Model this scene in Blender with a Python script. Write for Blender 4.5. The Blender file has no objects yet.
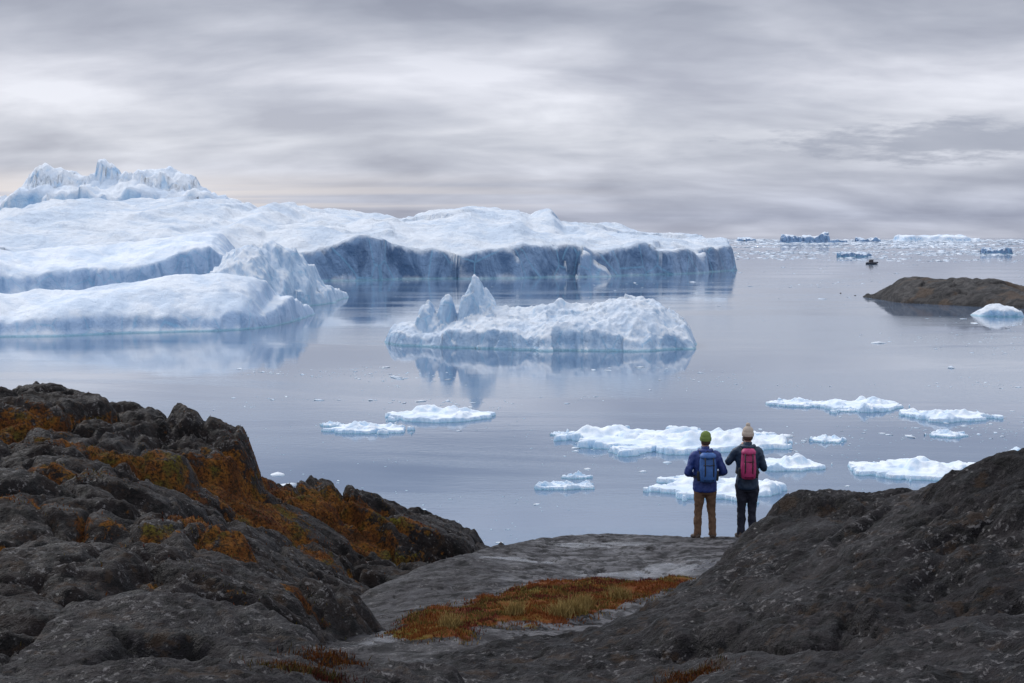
import bpy, math, random
import numpy as np
from mathutils import Vector, Matrix
random.seed(7); rng=np.random.default_rng(11)
scene=bpy.context.scene
scene.view_settings.view_transform='Standard'; scene.view_settings.look='None'; scene.view_settings.exposure=0
# ---------------------------------------------------------------- camera
H=30.0; F=1422.0
PITCH=math.atan(104.5/F)
cam=bpy.data.cameras.new('camera'); camo=bpy.data.objects.new('camera',cam); scene.collection.objects.link(camo)
cam.sensor_width=36; cam.lens=50; cam.clip_end=200000; cam.clip_start=0.1
camo.location=(0,0,H); camo.rotation_euler=(math.pi/2-PITCH,0,0); scene.camera=camo
cp,sp=math.cos(PITCH),math.sin(PITCH)
def ray(px,py):
    u=(px-512)/F; v=(341.5-py)/F
    return np.array([u, cp+v*sp, -sp+v*cp])
def W(px,py,y):
    d=ray(px,py); k=y/d[1]; return np.array([d[0]*k,y,H+d[2]*k])
def WZ(px,py,z=0.0):
    d=ray(px,py); k=(z-H)/d[2]; return np.array([d[0]*k,d[1]*k,z])
# ---------------------------------------------------------------- noise
def _perm(seed):
    r=np.random.default_rng(seed); p=r.permutation(256); return np.concatenate([p,p]).astype(np.int64)
def perlin(x,y,seed=0):
    p=_perm(seed); xi=np.floor(x).astype(np.int64); yi=np.floor(y).astype(np.int64)
    xf=x-xi; yf=y-yi; xi&=255; yi&=255
    u=xf*xf*xf*(xf*(xf*6-15)+10); v=yf*yf*yf*(yf*(yf*6-15)+10)
    def g(ix,iy,dx,dy):
        h=p[p[ix&255]+(iy&255)]*(2*math.pi/256); return np.cos(h)*dx+np.sin(h)*dy
    a=g(xi,yi,xf,yf); b=g(xi+1,yi,xf-1,yf); c=g(xi,yi+1,xf,yf-1); d=g(xi+1,yi+1,xf-1,yf-1)
    return ((a+(b-a)*u)*(1-v)+(c+(d-c)*u)*v)*1.5
def fbm(x,y,o=4,seed=0,gain=0.5):
    s=0;a=1;f=1
    for i in range(o):
        s=s+a*perlin(x*f+i*13.7,y*f-i*7.1,seed+i); a*=gain; f*=2.03
    return s
def ridged(x,y,o=4,seed=0,gain=0.5):
    s=0;a=1;f=1
    for i in range(o):
        s=s+a*(1-2*np.abs(perlin(x*f+i*13.7,y*f-i*7.1,seed+i))); a*=gain; f*=2.1
    return s/2
def sstep(a,b,x):
    t=np.clip((x-a)/(b-a),0,1); return t*t*(3-2*t)
def cells(x,y,seed=0):
    # worley noise: returns F1, F2-F1 and a random value per cell
    xi=np.floor(x).astype(np.int64); yi=np.floor(y).astype(np.int64); p=_perm(seed)
    f1=np.full(x.shape,9.0); f2=np.full(x.shape,9.0); idv=np.zeros(x.shape)
    for di in(-1,0,1):
        for dj in(-1,0,1):
            a=xi+di; b=yi+dj; h=p[p[a&255]+(b&255)]; h2=p[(h+37)&255]
            d=np.hypot(a+0.1+0.8*h/255-x,b+0.1+0.8*h2/255-y)
            n=d<f1; f2=np.where(n,f1,np.minimum(f2,d)); idv=np.where(n,p[(h2+91)&255]/255.0,idv); f1=np.where(n,d,f1)
    return f1,f2-f1,idv
def grid_mesh(name,X,Y,Z,mat,zcut=None,attrs=None,smooth=True):
    ny,nx=X.shape
    co=np.stack([X,Y,Z],-1).reshape(-1,3).astype(np.float32)
    idx=np.arange(ny*nx).reshape(ny,nx)
    q=np.stack([idx[:-1,:-1],idx[:-1,1:],idx[1:,1:],idx[1:,:-1]],-1).reshape(-1,4)
    if zcut is not None:
        zz=co[:,2][q].max(1); q=q[zz>zcut]
        used=np.unique(q); rm=np.full(len(co),-1); rm[used]=np.arange(len(used)); q=rm[q]; co=co[used]
        if attrs: attrs={k:v.reshape(-1)[used] for k,v in attrs.items()}
    me=bpy.data.meshes.new(name)
    me.vertices.add(len(co)); me.vertices.foreach_set('co',co.ravel())
    me.loops.add(len(q)*4); me.loops.foreach_set('vertex_index',q.ravel().astype(np.int32))
    me.polygons.add(len(q)); me.polygons.foreach_set('loop_start',np.arange(0,len(q)*4,4,dtype=np.int32))
    try: me.polygons.foreach_set('loop_total',np.full(len(q),4,dtype=np.int32))
    except Exception: pass
    me.update(calc_edges=True); me.validate()
    if attrs:
        for k,v in attrs.items():
            a=me.attributes.new(k,'FLOAT','POINT'); a.data.foreach_set('value',v.reshape(-1).astype(np.float32))
    if smooth: me.polygons.foreach_set('use_smooth',np.ones(len(me.polygons),dtype=bool))
    me.materials.append(mat)
    o=bpy.data.objects.new(name,me); scene.collection.objects.link(o); return o
def poly_mesh(name,V,Fc,mat,smooth=False,parent=None):
    me=bpy.data.meshes.new(name); me.from_pydata([tuple(map(float,v)) for v in V],[],[tuple(map(int,f)) for f in Fc]); me.update()
    if smooth: me.polygons.foreach_set('use_smooth',np.ones(len(me.polygons),dtype=bool))
    me.materials.append(mat); o=bpy.data.objects.new(name,me); scene.collection.objects.link(o)
    if parent: o.parent=parent
    return o
# ---------------------------------------------------------------- node helpers
class NT:
    def __init__(s,tree): s.t=tree; s.n=tree.nodes; s.l=tree.links
    def node(s,typ,**k):
        n=s.n.new(typ)
        for a,b in k.items(): setattr(n,a,b)
        return n
    def put(s,inp,v):
        if isinstance(v,bpy.types.NodeSocket): s.l.new(v,inp)
        elif v is not None:
            if inp.type=='RGBA' and len(v)==3: v=(*v,1)
            inp.default_value=v
    def math(s,op,a,b=None,c=None,clamp=False):
        n=s.node('ShaderNodeMath',operation=op,use_clamp=clamp); s.put(n.inputs[0],a); s.put(n.inputs[1],b); s.put(n.inputs[2],c); return n.outputs[0]
    def noise(s,vec,scale,detail=4,rough=0.55,dist=0.0):
        n=s.node('ShaderNodeTexNoise'); s.put(n.inputs['Vector'],vec); n.inputs['Scale'].default_value=scale; n.inputs['Detail'].default_value=detail
        n.inputs['Roughness'].default_value=rough; n.inputs['Distortion'].default_value=dist; return n.outputs['Fac']
    def voro(s,vec,scale,feature='F1'):
        n=s.node('ShaderNodeTexVoronoi',feature=feature); s.put(n.inputs['Vector'],vec); n.inputs['Scale'].default_value=scale; return n.outputs['Distance']
    def mix(s,f,a,b,mode='MIX'):
        n=s.node('ShaderNodeMix',data_type='RGBA',blend_type=mode); s.put(n.inputs[0],f); s.put(n.inputs[6],a); s.put(n.inputs[7],b); return n.outputs[2]
    def rng(s,v,a,b,c=0.0,d=1.0,smooth=True):
        n=s.node('ShaderNodeMapRange'); n.interpolation_type='SMOOTHSTEP' if smooth else 'LINEAR'
        s.put(n.inputs[0],v); n.inputs[1].default_value=a; n.inputs[2].default_value=b; n.inputs[3].default_value=c; n.inputs[4].default_value=d; return n.outputs[0]
    def ramp(s,v,stops):
        n=s.node('ShaderNodeValToRGB'); cr=n.color_ramp
        while len(cr.elements)<len(stops): cr.elements.new(0.5)
        for e,(p,c) in zip(cr.elements,stops): e.position=p; e.color=(*c,1)
        s.put(n.inputs[0],v); return n.outputs[0]
    def mapping(s,vec,scale=(1,1,1),loc=(0,0,0),rot=(0,0,0)):
        n=s.node('ShaderNodeMapping'); s.put(n.inputs[0],vec); n.inputs['Scale'].default_value=scale; n.inputs['Location'].default_value=loc; n.inputs['Rotation'].default_value=rot; return n.outputs[0]
    def bump(s,h,strength,dist,normal=None):
        n=s.node('ShaderNodeBump'); s.put(n.inputs['Height'],h); n.inputs['Strength'].default_value=strength; n.inputs['Distance'].default_value=dist
        if normal is not None: s.put(n.inputs['Normal'],normal)
        return n.outputs[0]
    def attr(s,name): n=s.node('ShaderNodeAttribute',attribute_name=name); return n.outputs['Fac']
def material(name):
    m=bpy.data.materials.new(name); m.use_nodes=True; nt=NT(m.node_tree); b=m.node_tree.nodes['Principled BSDF']; return m,nt,b
def simple(name,col,rough=0.7,metal=0.0,nscale=30,namp=0.25,bump=0.3):
    m,nt,b=material(name); co=nt.node('ShaderNodeTexCoord').outputs['Object']
    n=nt.noise(co,nscale,4); dark=tuple(c*(1-namp) for c in col); lite=tuple(min(1,c*(1+namp)) for c in col)
    nt.put(b.inputs['Base Color'],nt.mix(n,dark,lite)); b.inputs['Roughness'].default_value=rough; b.inputs['Metallic'].default_value=metal
    nt.put(b.inputs['Normal'],nt.bump(n,bump,0.01)); return m
# ---------------------------------------------------------------- world
AZ=math.radians(-38); EL=math.radians(38)
world=bpy.data.worlds.new('World'); scene.world=world; world.use_nodes=True
nt=NT(world.node_tree); nt.n.clear()
out=nt.node('ShaderNodeOutputWorld'); bg=nt.node('ShaderNodeBackground'); nt.l.new(bg.outputs[0],out.inputs[0])
sky=nt.node('ShaderNodeTexSky'); sky.sky_type='NISHITA'; sky.sun_disc=False; sky.sun_elevation=EL; sky.sun_rotation=AZ
gen=nt.node('ShaderNodeTexCoord').outputs['Generated']
sep=nt.node('ShaderNodeSeparateXYZ'); nt.l.new(gen,sep.inputs[0])
zc=nt.math('MAXIMUM',sep.outputs[2],0.0)
def cplane(off,scale,loc,rot=0.0):
    zd=nt.math('ADD',zc,off); cmb=nt.node('ShaderNodeCombineXYZ'); nt.put(cmb.inputs[0],nt.math('DIVIDE',sep.outputs[0],zd)); nt.put(cmb.inputs[1],nt.math('DIVIDE',sep.outputs[1],zd))
    return nt.mapping(cmb.outputs[0],scale,loc,(0,0,rot))
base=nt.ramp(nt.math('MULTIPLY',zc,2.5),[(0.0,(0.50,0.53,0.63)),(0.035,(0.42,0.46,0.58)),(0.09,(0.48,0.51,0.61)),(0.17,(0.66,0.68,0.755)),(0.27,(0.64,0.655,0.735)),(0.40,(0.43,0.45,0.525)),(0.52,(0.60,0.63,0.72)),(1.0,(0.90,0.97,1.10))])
n1=nt.noise(cplane(0.34,(3.0,5.2,1),(5.1,3.2,0),0.22),1.0,6,0.48,0.35)
n2=nt.noise(cplane(0.09,(0.6,1.1,1),(8.1,4.2,0),0.08),1.0,4,0.5,0.4)
n3=nt.noise(cplane(0.26,(6.0,12.0,1),(1.1,9.2,0),0.3),1.0,4,0.5,0.5)
cl=nt.math('ADD',nt.math('ADD',nt.math('MULTIPLY',n1,0.62),nt.math('MULTIPLY',n2,0.24)),nt.math('MULTIPLY',n3,0.14))
cm=nt.ramp(cl,[(0.37,(0.70,0.71,0.76)),(0.46,(0.87,0.88,0.91)),(0.52,(1.02,1.02,1.03)),(0.62,(1.30,1.29,1.27))])
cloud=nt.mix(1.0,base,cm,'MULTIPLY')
# darker cloud bank to the right
ex=nt.math('MULTIPLY',nt.math('SUBTRACT',sep.outputs[0],0.295),9.5); ez=nt.math('MULTIPLY',nt.math('SUBTRACT',zc,0.064),80.0)
rr=nt.math('SQRT',nt.math('ADD',nt.math('MULTIPLY',ex,ex),nt.math('MULTIPLY',ez,ez)))
rr=nt.math('ADD',rr,nt.math('MULTIPLY',nt.math('SUBTRACT',nt.noise(cplane(0.2,(7,9,1),(2,0,0)),1.0,6,0.6),0.5),3.0))
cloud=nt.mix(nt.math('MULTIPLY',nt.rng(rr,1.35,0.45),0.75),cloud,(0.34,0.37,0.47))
band=nt.math('MULTIPLY',nt.rng(zc,0.012,0.024),nt.rng(zc,0.05,0.03))
side=nt.rng(sep.outputs[0],0.15,-0.3)
bn=nt.rng(nt.noise(cplane(0.05,(0.15,0.8,1),(1,7,0)),1.0,4,0.5),0.35,0.6)
warm=nt.math('MULTIPLY',nt.math('MULTIPLY',band,side),bn)
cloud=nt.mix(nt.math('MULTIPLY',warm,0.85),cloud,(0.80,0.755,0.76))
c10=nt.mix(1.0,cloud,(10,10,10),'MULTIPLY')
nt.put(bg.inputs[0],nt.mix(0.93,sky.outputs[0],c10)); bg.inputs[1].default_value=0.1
sun=bpy.data.lights.new('sun','SUN'); sun.energy=1.4; sun.angle=math.radians(12); sun.color=(1,0.97,0.94)
so=bpy.data.objects.new('sun',sun); scene.collection.objects.link(so)
sd=Vector((math.sin(AZ)*math.cos(EL),math.cos(AZ)*math.cos(EL),math.sin(EL))); so.rotation_euler=sd.to_track_quat('Z','Y').to_euler()
# ---------------------------------------------------------------- water
mw,nt,b=material('sea_water')
co=nt.node('ShaderNodeTexCoord').outputs['Object']
calm=nt.rng(nt.noise(nt.mapping(co,(0.004,0.016,1)),1.0,5,0.6,0.8),0.42,0.60)
rip=nt.noise(nt.mapping(co,(1,1.6,1)),0.55,3,0.6)
swell=nt.noise(co,0.07,2,0.5)
h=nt.math('ADD',nt.math('MULTIPLY',nt.math('MULTIPLY',rip,nt.rng(calm,0,1,0.22,1.0)),1.0),nt.math('MULTIPLY',swell,1.0))
nt.put(b.inputs['Base Color'],nt.mix(calm,(0.10,0.16,0.26),(0.14,0.205,0.30)))
nt.put(b.inputs['Roughness'],nt.rng(calm,0,1,0.02,0.09)); b.inputs['IOR'].default_value=1.45
nt.put(b.inputs['Normal'],nt.bump(h,1.0,0.022))
ls=np.array([-60000,-20000,-8000,-3000,-1200,-500,-200,0,200,500,1200,3000,8000,20000,60000.])
X,Y=np.meshgrid(ls,np.concatenate([ls[2:7],ls[7:]])); grid_mesh('water',X,Y,np.zeros_like(X),mw)
# ---------------------------------------------------------------- ice material
def ice_mat(name,top=(0.86,0.90,0.95),face=(0.38,0.55,0.78),deep=(0.17,0.33,0.57),sc=1.0,water_rim=0.7,slope=(0.35,0.8),bumpd=1.0,crack=0.5,rimf=0.55):
    m,nt,b=material(name)
    co=nt.node('ShaderNodeTexCoord').outputs['Object']; g=nt.node('ShaderNodeNewGeometry')
    sn=nt.node('ShaderNodeSeparateXYZ'); nt.l.new(g.outputs['Normal'],sn.inputs[0])
    spn=nt.node('ShaderNodeSeparateXYZ'); nt.l.new(co,spn.inputs[0])
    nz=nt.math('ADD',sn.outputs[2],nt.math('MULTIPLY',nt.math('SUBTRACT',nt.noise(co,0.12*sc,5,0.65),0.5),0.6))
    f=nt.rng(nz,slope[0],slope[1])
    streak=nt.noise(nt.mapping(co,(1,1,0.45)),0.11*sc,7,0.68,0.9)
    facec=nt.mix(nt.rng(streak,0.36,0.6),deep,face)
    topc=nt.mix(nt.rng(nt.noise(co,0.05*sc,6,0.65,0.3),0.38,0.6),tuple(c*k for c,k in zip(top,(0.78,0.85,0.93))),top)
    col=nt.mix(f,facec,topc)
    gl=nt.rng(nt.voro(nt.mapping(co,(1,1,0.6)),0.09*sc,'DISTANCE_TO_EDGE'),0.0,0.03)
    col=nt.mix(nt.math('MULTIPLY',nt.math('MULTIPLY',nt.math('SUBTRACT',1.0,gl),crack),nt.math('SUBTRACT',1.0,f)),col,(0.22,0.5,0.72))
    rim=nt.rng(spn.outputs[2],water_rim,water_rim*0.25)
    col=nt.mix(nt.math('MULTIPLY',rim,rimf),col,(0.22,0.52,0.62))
    nt.put(b.inputs['Base Color'],col); nt.put(b.inputs['Roughness'],nt.rng(f,0,1,0.4,0.8))
    hh=nt.math('ADD',nt.noise(co,0.35*sc,7,0.68,0.3),nt.math('MULTIPLY',streak,0.8))
    nt.put(b.inputs['Normal'],nt.bump(hh,0.9,bumpd*1.3/sc)); return m
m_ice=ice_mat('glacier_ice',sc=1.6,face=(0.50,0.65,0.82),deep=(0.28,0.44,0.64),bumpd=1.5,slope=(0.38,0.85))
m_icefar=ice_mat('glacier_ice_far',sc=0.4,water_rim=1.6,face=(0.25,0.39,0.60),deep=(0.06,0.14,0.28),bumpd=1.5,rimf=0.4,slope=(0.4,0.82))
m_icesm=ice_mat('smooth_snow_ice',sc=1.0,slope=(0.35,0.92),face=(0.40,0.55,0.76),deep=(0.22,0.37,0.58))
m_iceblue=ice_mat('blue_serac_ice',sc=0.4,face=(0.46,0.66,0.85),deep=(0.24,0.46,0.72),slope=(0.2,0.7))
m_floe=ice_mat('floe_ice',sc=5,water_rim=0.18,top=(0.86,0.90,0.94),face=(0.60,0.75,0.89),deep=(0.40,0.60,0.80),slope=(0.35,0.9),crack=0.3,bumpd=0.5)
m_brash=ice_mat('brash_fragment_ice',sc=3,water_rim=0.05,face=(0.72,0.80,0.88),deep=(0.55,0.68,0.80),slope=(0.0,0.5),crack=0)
def interp(pts,x):
    p=np.array(sorted([tuple(q) for q in pts])); return np.interp(x,p[:,0],p[:,1])
def make_berg(name,front,skyl,dr,db,mat,res,seed,cliff=None,ch=3.0,cw=0.06,power=0.8,wob=3.0,wsc=0.05,amp=1.0,nsc=0.06,rid=0.0,spikes=(),endw=8.0,facet=0.0,fsc=0.05,rough=0.0):
    fw=[WZ(a,bb) for a,bb in front]; fx=[(q[0],q[1]) for q in fw]
    x0=min(q[0] for q in fx); x1=max(q[0] for q in fx); ymin=min(q[1] for q in fx); ymax=max(q[1] for q in fx)
    xs=np.arange(x0-10,x1+10+(ymax*0.02),res); ys=np.arange(ymin-8-wob,ymax+dr+db+10,res*1.25)
    X,Y=np.meshgrid(xs,ys)
    fy=interp(fx,X)+wob*fbm(X*wsc,Y*wsc*0.3,4,seed)+wob*0.35*ridged(X*wsc*4,Y*wsc,3,seed+5)
    if facet: 
        c1,c2,cid=cells(X*fsc+0.3*fbm(X*fsc,Y*fsc,2,seed+3),Y*fsc*0.8,seed+2); fy=fy+wob*facet*(cid-0.5)
    yr=np.mean([q[1] for q in fx])+dr
    sk=[W(a,bb,interp(fx,W(a,bb,yr)[0])+dr) for a,bb in skyl]
    zs=interp([(q[0],q[2]) for q in sk],X)
    if cliff is not None:
        cw_=[W(a,bb,interp(fx,W(a,bb,yr-dr)[0])+dr*cw) for a,bb in cliff]; zc=interp([(q[0],q[2]) for q in cw_],X)
    else: zc=np.minimum(ch,zs*0.7)
    t=(Y-fy)/dr
    up=sstep(-0.02,cw,t)*zc+(zs-zc)*np.clip((t-cw*0.5)/(1-cw*0.5),0,1)**power
    bk=np.clip((Y-fy-dr)/db,0,1); hgt=np.where(t<1,up,zs*(1-bk**1.5))
    hn=amp*fbm(X*nsc,Y*nsc,5,seed+20)+rid*ridged(X*nsc*1.7,Y*nsc*1.2,5,seed+30)+rough*fbm(X*0.45/res*0.3,Y*0.45/res*0.3,4,seed+50,0.6)
    if facet: hn=hn+amp*0.9*(cid-0.5)
    for (px,py,off,r,sharp) in spikes:
        q=W(px,py,interp(fx,W(px,py,yr-dr)[0])+off)
        dd=np.sqrt(((X-q[0])/r)**2+((Y-q[1])/(r*1.6))**2)*(1+0.30*fbm(X*0.25,Y*0.25,4,seed+9))
        hgt=np.maximum(hgt,(q[2])*(1-dd**sharp))
    e=sstep(x0-2,x0+endw,X+2*fbm(X*.05,Y*.05,3,seed+40))*sstep(x1+2,x1-endw,X+2*fbm(X*.05,Y*.05,3,seed+41))
    env=sstep(-0.02,cw,t)*(1-bk)
    Z=(hgt+hn*env)*e-3.0*(1-e)*1.0-2.5*(1-sstep(-0.03,0.0,t))-3*bk**4
    return grid_mesh(name,X,Y,Z,mat,zcut=-1.5)
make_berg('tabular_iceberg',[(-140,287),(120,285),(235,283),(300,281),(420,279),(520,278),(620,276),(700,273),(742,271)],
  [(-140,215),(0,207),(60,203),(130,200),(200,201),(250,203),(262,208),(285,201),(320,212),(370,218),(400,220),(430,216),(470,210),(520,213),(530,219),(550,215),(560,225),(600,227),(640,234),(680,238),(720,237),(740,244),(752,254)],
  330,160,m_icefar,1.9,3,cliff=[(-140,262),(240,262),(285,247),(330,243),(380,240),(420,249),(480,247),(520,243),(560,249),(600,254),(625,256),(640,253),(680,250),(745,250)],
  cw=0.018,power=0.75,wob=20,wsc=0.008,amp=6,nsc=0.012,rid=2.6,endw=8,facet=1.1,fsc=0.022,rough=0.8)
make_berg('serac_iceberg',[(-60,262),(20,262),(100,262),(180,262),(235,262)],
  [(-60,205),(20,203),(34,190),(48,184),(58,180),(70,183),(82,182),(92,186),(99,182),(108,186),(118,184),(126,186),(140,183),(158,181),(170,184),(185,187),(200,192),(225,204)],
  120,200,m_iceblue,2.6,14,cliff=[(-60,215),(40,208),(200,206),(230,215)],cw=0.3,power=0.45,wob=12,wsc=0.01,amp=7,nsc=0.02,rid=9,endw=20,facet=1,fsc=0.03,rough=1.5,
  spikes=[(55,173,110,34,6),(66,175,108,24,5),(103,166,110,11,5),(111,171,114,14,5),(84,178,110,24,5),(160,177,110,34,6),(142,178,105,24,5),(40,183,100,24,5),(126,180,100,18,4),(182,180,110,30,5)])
make_berg('domed_iceberg',[(-120,345),(-40,340),(0,337),(60,336),(150,333),(240,330),(275,326),(292,322)],
  [(-120,292),(0,293),(40,292),(90,289),(130,284),(165,278),(195,275),(230,277),(255,280),(275,285),(292,298)],
  38,40,m_icesm,0.6,31,ch=3.0,cw=0.10,power=0.62,wob=4,wsc=0.03,amp=1.5,nsc=0.03,rid=0.8,endw=2.5,rough=0.15,facet=0.6,fsc=0.06)
make_berg('snow_iceberg',[(-100,300),(0,296),(100,294),(180,292),(238,290)],
  [(-100,248),(0,251),(60,248),(110,246),(150,242),(180,238),(205,234),(222,236),(232,246),(244,262)],
  70,60,m_icesm,1.0,44,cliff=[(-100,285),(60,278),(120,272),(170,262),(215,248),(240,265)],cw=0.13,power=0.8,wob=9,wsc=0.02,amp=1.8,nsc=0.025,rid=1.4,endw=7,rough=0.2,facet=0.6,fsc=0.04)
make_berg('jagged_iceberg',[(196,312),(230,312),(280,309),(310,306),(332,303)],
  [(196,280),(215,262),(235,252),(255,249),(275,246),(290,252),(303,262),(315,270),(324,281),(332,290)],
  40,40,m_ice,0.55,57,ch=6,cw=0.16,power=0.8,wob=7,wsc=0.05,amp=2.8,nsc=0.06,rid=3.0,endw=3,facet=1,fsc=0.12,rough=0.5)
make_berg('dark_ice_block',[(-60,292),(0,291),(30,290),(52,288)],[(-60,266),(0,268),(25,267),(40,272),(52,282)],14,16,m_iceblue,0.8,63,ch=9,cw=0.3,wob=3,amp=1,rid=1)
make_berg('weathered_iceberg',[(384,343),(400,346),(450,348),(520,350),(600,351),(660,351),(704,349)],
  [(383,336),(392,329),(410,325),(440,323),(462,317),(480,311),(500,308),(525,311),(550,307),(580,305),(610,302),(640,302),(658,306),(672,313),(684,322),(696,333),(706,347)],
  24,24,m_ice,0.28,71,ch=2.6,cw=0.10,power=0.62,wob=2.6,wsc=0.06,amp=1.5,nsc=0.07,rid=1.3,endw=3,facet=0.9,fsc=0.2,rough=0.35,
  spikes=[(474,281,22,7.0,1.3),(486,294,24,7,1.3),(446,298,20,4.2,2.2),(428,305,19,4.2,2.2),(560,304,24,8,1.6),(436,314,19,7,1.5)])
# floes
def floe(px0,px1,pt,pb,seed,name='ice_floe'):
    c=WZ((px0+px1)/2,pb); w=(px1-px0)/F*c[1]*1.03
    hgt=max(0.4,min(2.0,0.058*w+0.3)); 
    back=WZ((px0+px1)/2,min(pt+hgt*0.8*F/c[1],pb-2))[1]; dep=max(min(back-c[1],0.9*w),0.3*w)
    res=max(0.07,w/170)
    X,Y=np.meshgrid(np.arange(-0.62*w,0.62*w,res),np.arange(-0.75*dep,0.75*dep,res*dep/w*1.2+res*0.3))
    s=3.0/w
    r=np.sqrt((X/(w*.5))**2+(Y/(dep*.5))**2)*(1+0.40*fbm(X*s*1.1,Y/dep*3.3,5,seed))
    prof=sstep(1.0,0.93,r)
    a=np.clip(fbm(X*s*1.1,Y/dep*3.0,3,seed+3)+0.05,0,2)
    body=0.42+0.12*(1-np.clip(r,0,1))+1.2*a*(1-np.clip(r,0,1)**3)+0.07*ridged(X*s*4,Y/dep*9,4,seed+8)
    Z=prof*hgt*np.clip(body,0.12,3)+prof*0.03*fbm(X*1.2,Y*1.2,3,seed+9)-0.8*(1-prof)
    o=grid_mesh(name,X,Y,Z,m_floe,zcut=-0.3); o.location=(c[0],c[1]+dep*0.5,0); return o
for i,(a,bq,c,d) in enumerate([(389,486,403,423),(328,405,422,434),(320,342,421,427),(574,725,419,452),(640,790,423,454),(664,790,468,500),(757,832,445,471),(700,790,426,450),
   (774,824,397,407),(828,911,391,412),(917,1001,403,422),(872,985,441,480),(935,970,429,438),(814,848,431,443),(536,592,481,490),(563,590,474,479),
   (455,500,268,272),(1010,1060,448,460),(360,376,495,508),(838,860,404,412),(552,570,430,436)]):
    floe(a,bq,c,d,100+i*7)
make_berg('small_blue_iceberg',[(975,316),(1000,317),(1026,317)],[(975,312),(985,306),(1000,304),(1012,307),(1026,312)],6,6,m_iceblue,0.25,92,ch=2,cw=0.2,wob=1,wsc=.2,amp=0.5,nsc=.2,rid=.3,endw=2)
# far ice on the horizon
for i,(a,bq,c,d,mm) in enumerate([(783,830,233,243,m_icefar),(903,978,234,241,m_iceblue),(858,882,237,242,m_icefar),(986,1014,247,254,m_icefar),(840,872,251,257,m_icefar),(738,756,237,241,m_icefar),(800,850,239,243,m_icefar)]):
    yb=WZ(a,d)[1]; w=(bq-a)/F*yb
    X,Y=np.meshgrid(np.linspace(-0.55*w,.55*w,110),np.linspace(-.3*w,.3*w,50))
    r=np.maximum(abs(X/(w*.5)),abs(Y/(w*.25)))*(1+0.25*fbm(X*4/w,Y*4/w,3,i+300))
    Z=sstep(1.0,0.85,r)*(d-c)/F*yb*(0.65+0.4*fbm(X*3/w+i,Y*3/w,3,i+310))-3*(1-sstep(1.0,.85,r))
    o=grid_mesh('distant_iceberg',X,Y,Z,mm,zcut=-2); o.location=(W((a+bq)/2,d,yb)[0],yb+.3*w,0)
# debris
ico=np.array([(0,0,1),(.89,0,.45),(.28,.85,.45),(-.72,.53,.45),(-.72,-.53,.45),(.28,-.85,.45),(.72,.53,-.45),(-.28,.85,-.45),(-.89,0,-.45),(-.28,-.85,-.45),(.72,-.53,-.45),(0,0,-1)])
icf=np.array([(0,1,2),(0,2,3),(0,3,4),(0,4,5),(0,5,1),(1,6,2),(2,7,3),(3,8,4),(4,9,5),(5,10,1),(6,7,2),(7,8,3),(8,9,4),(9,10,5),(10,6,1),(11,7,6),(11,8,7),(11,9,8),(11,10,9),(11,6,10)])
def debris(name,P,S,flat,mat):
    n=len(P); j=1+0.22*rng.standard_normal((n,12,1)); v=ico[None]*j
    th=rng.uniform(0,6.28,n); c,s=np.cos(th)[:,None],np.sin(th)[:,None]
    a=rng.uniform(1,2.4,n)[:,None]
    x=v[:,:,0]*a; y=v[:,:,1]; X=(x*c-y*s)*S[:,None]; Y=(x*s+y*c)*S[:,None]; Z=v[:,:,2]*S[:,None]*flat
    V=np.stack([X+P[:,0:1],Y+P[:,1:2],Z],-1).reshape(-1,3); Fc=(icf[None]+12*np.arange(n)[:,None,None]).reshape(-1,3)
    me=bpy.data.meshes.new(name); me.vertices.add(len(V)); me.vertices.foreach_set('co',V.astype(np.float32).ravel())
    me.loops.add(len(Fc)*3); me.loops.foreach_set('vertex_index',Fc.ravel().astype(np.int32)); me.polygons.add(len(Fc)); me.polygons.foreach_set('loop_start',np.arange(0,len(Fc)*3,3,dtype=np.int32))
    me.update(calc_edges=True); me.validate(); me.materials.append(mat); o=bpy.data.objects.new(name,me); scene.collection.objects.link(o)
P=np.stack([rng.uniform(-110,130,34000),rng.uniform(95,330,34000)],-1)
dens=fbm(P[:,0]*0.02,P[:,1]*0.03,4,501)+0.25*(P[:,0]/P[:,1])-0.25*sstep(190,300,P[:,1]); keep=(dens+0.35*rng.standard_normal(len(P))>0.60)&(P[:,0]>-0.22*P[:,1])
P=P[keep]; S=np.clip(0.07*rng.pareto(1.8,len(P))+0.08,0,1.0); debris('brash_ice',P,S,0.35,m_brash)
yy=np.exp(rng.uniform(np.log(330),np.log(2200),6000)); xx=yy*rng.uniform(-0.2,0.42,6000); P=np.stack([xx,yy],-1)
keep=fbm(xx*0.006,yy*0.006,4,511)+0.3*rng.standard_normal(len(xx))+1.6*(xx/yy-0.15)>0.58; P=P[keep]; S=np.clip(0.3*rng.pareto(2.2,len(P))+0.25,0,4)*(P[:,1]/1000)**0.5; debris('brash_ice',P,S,0.22,m_brash)
yy=np.exp(rng.uniform(np.log(1700),np.log(16000),9000)); xx=yy*rng.uniform(0.12,0.42,9000); P=np.stack([xx,yy],-1)
keep=fbm(xx*0.0009,yy*0.0018,4,521)+0.25*rng.standard_normal(len(xx))>0.22; P=P[keep]; S=(P[:,1]/1000)*rng.uniform(0.4,2.2,len(P)); debris('pack_ice',P,S,0.22,m_brash)
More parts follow.
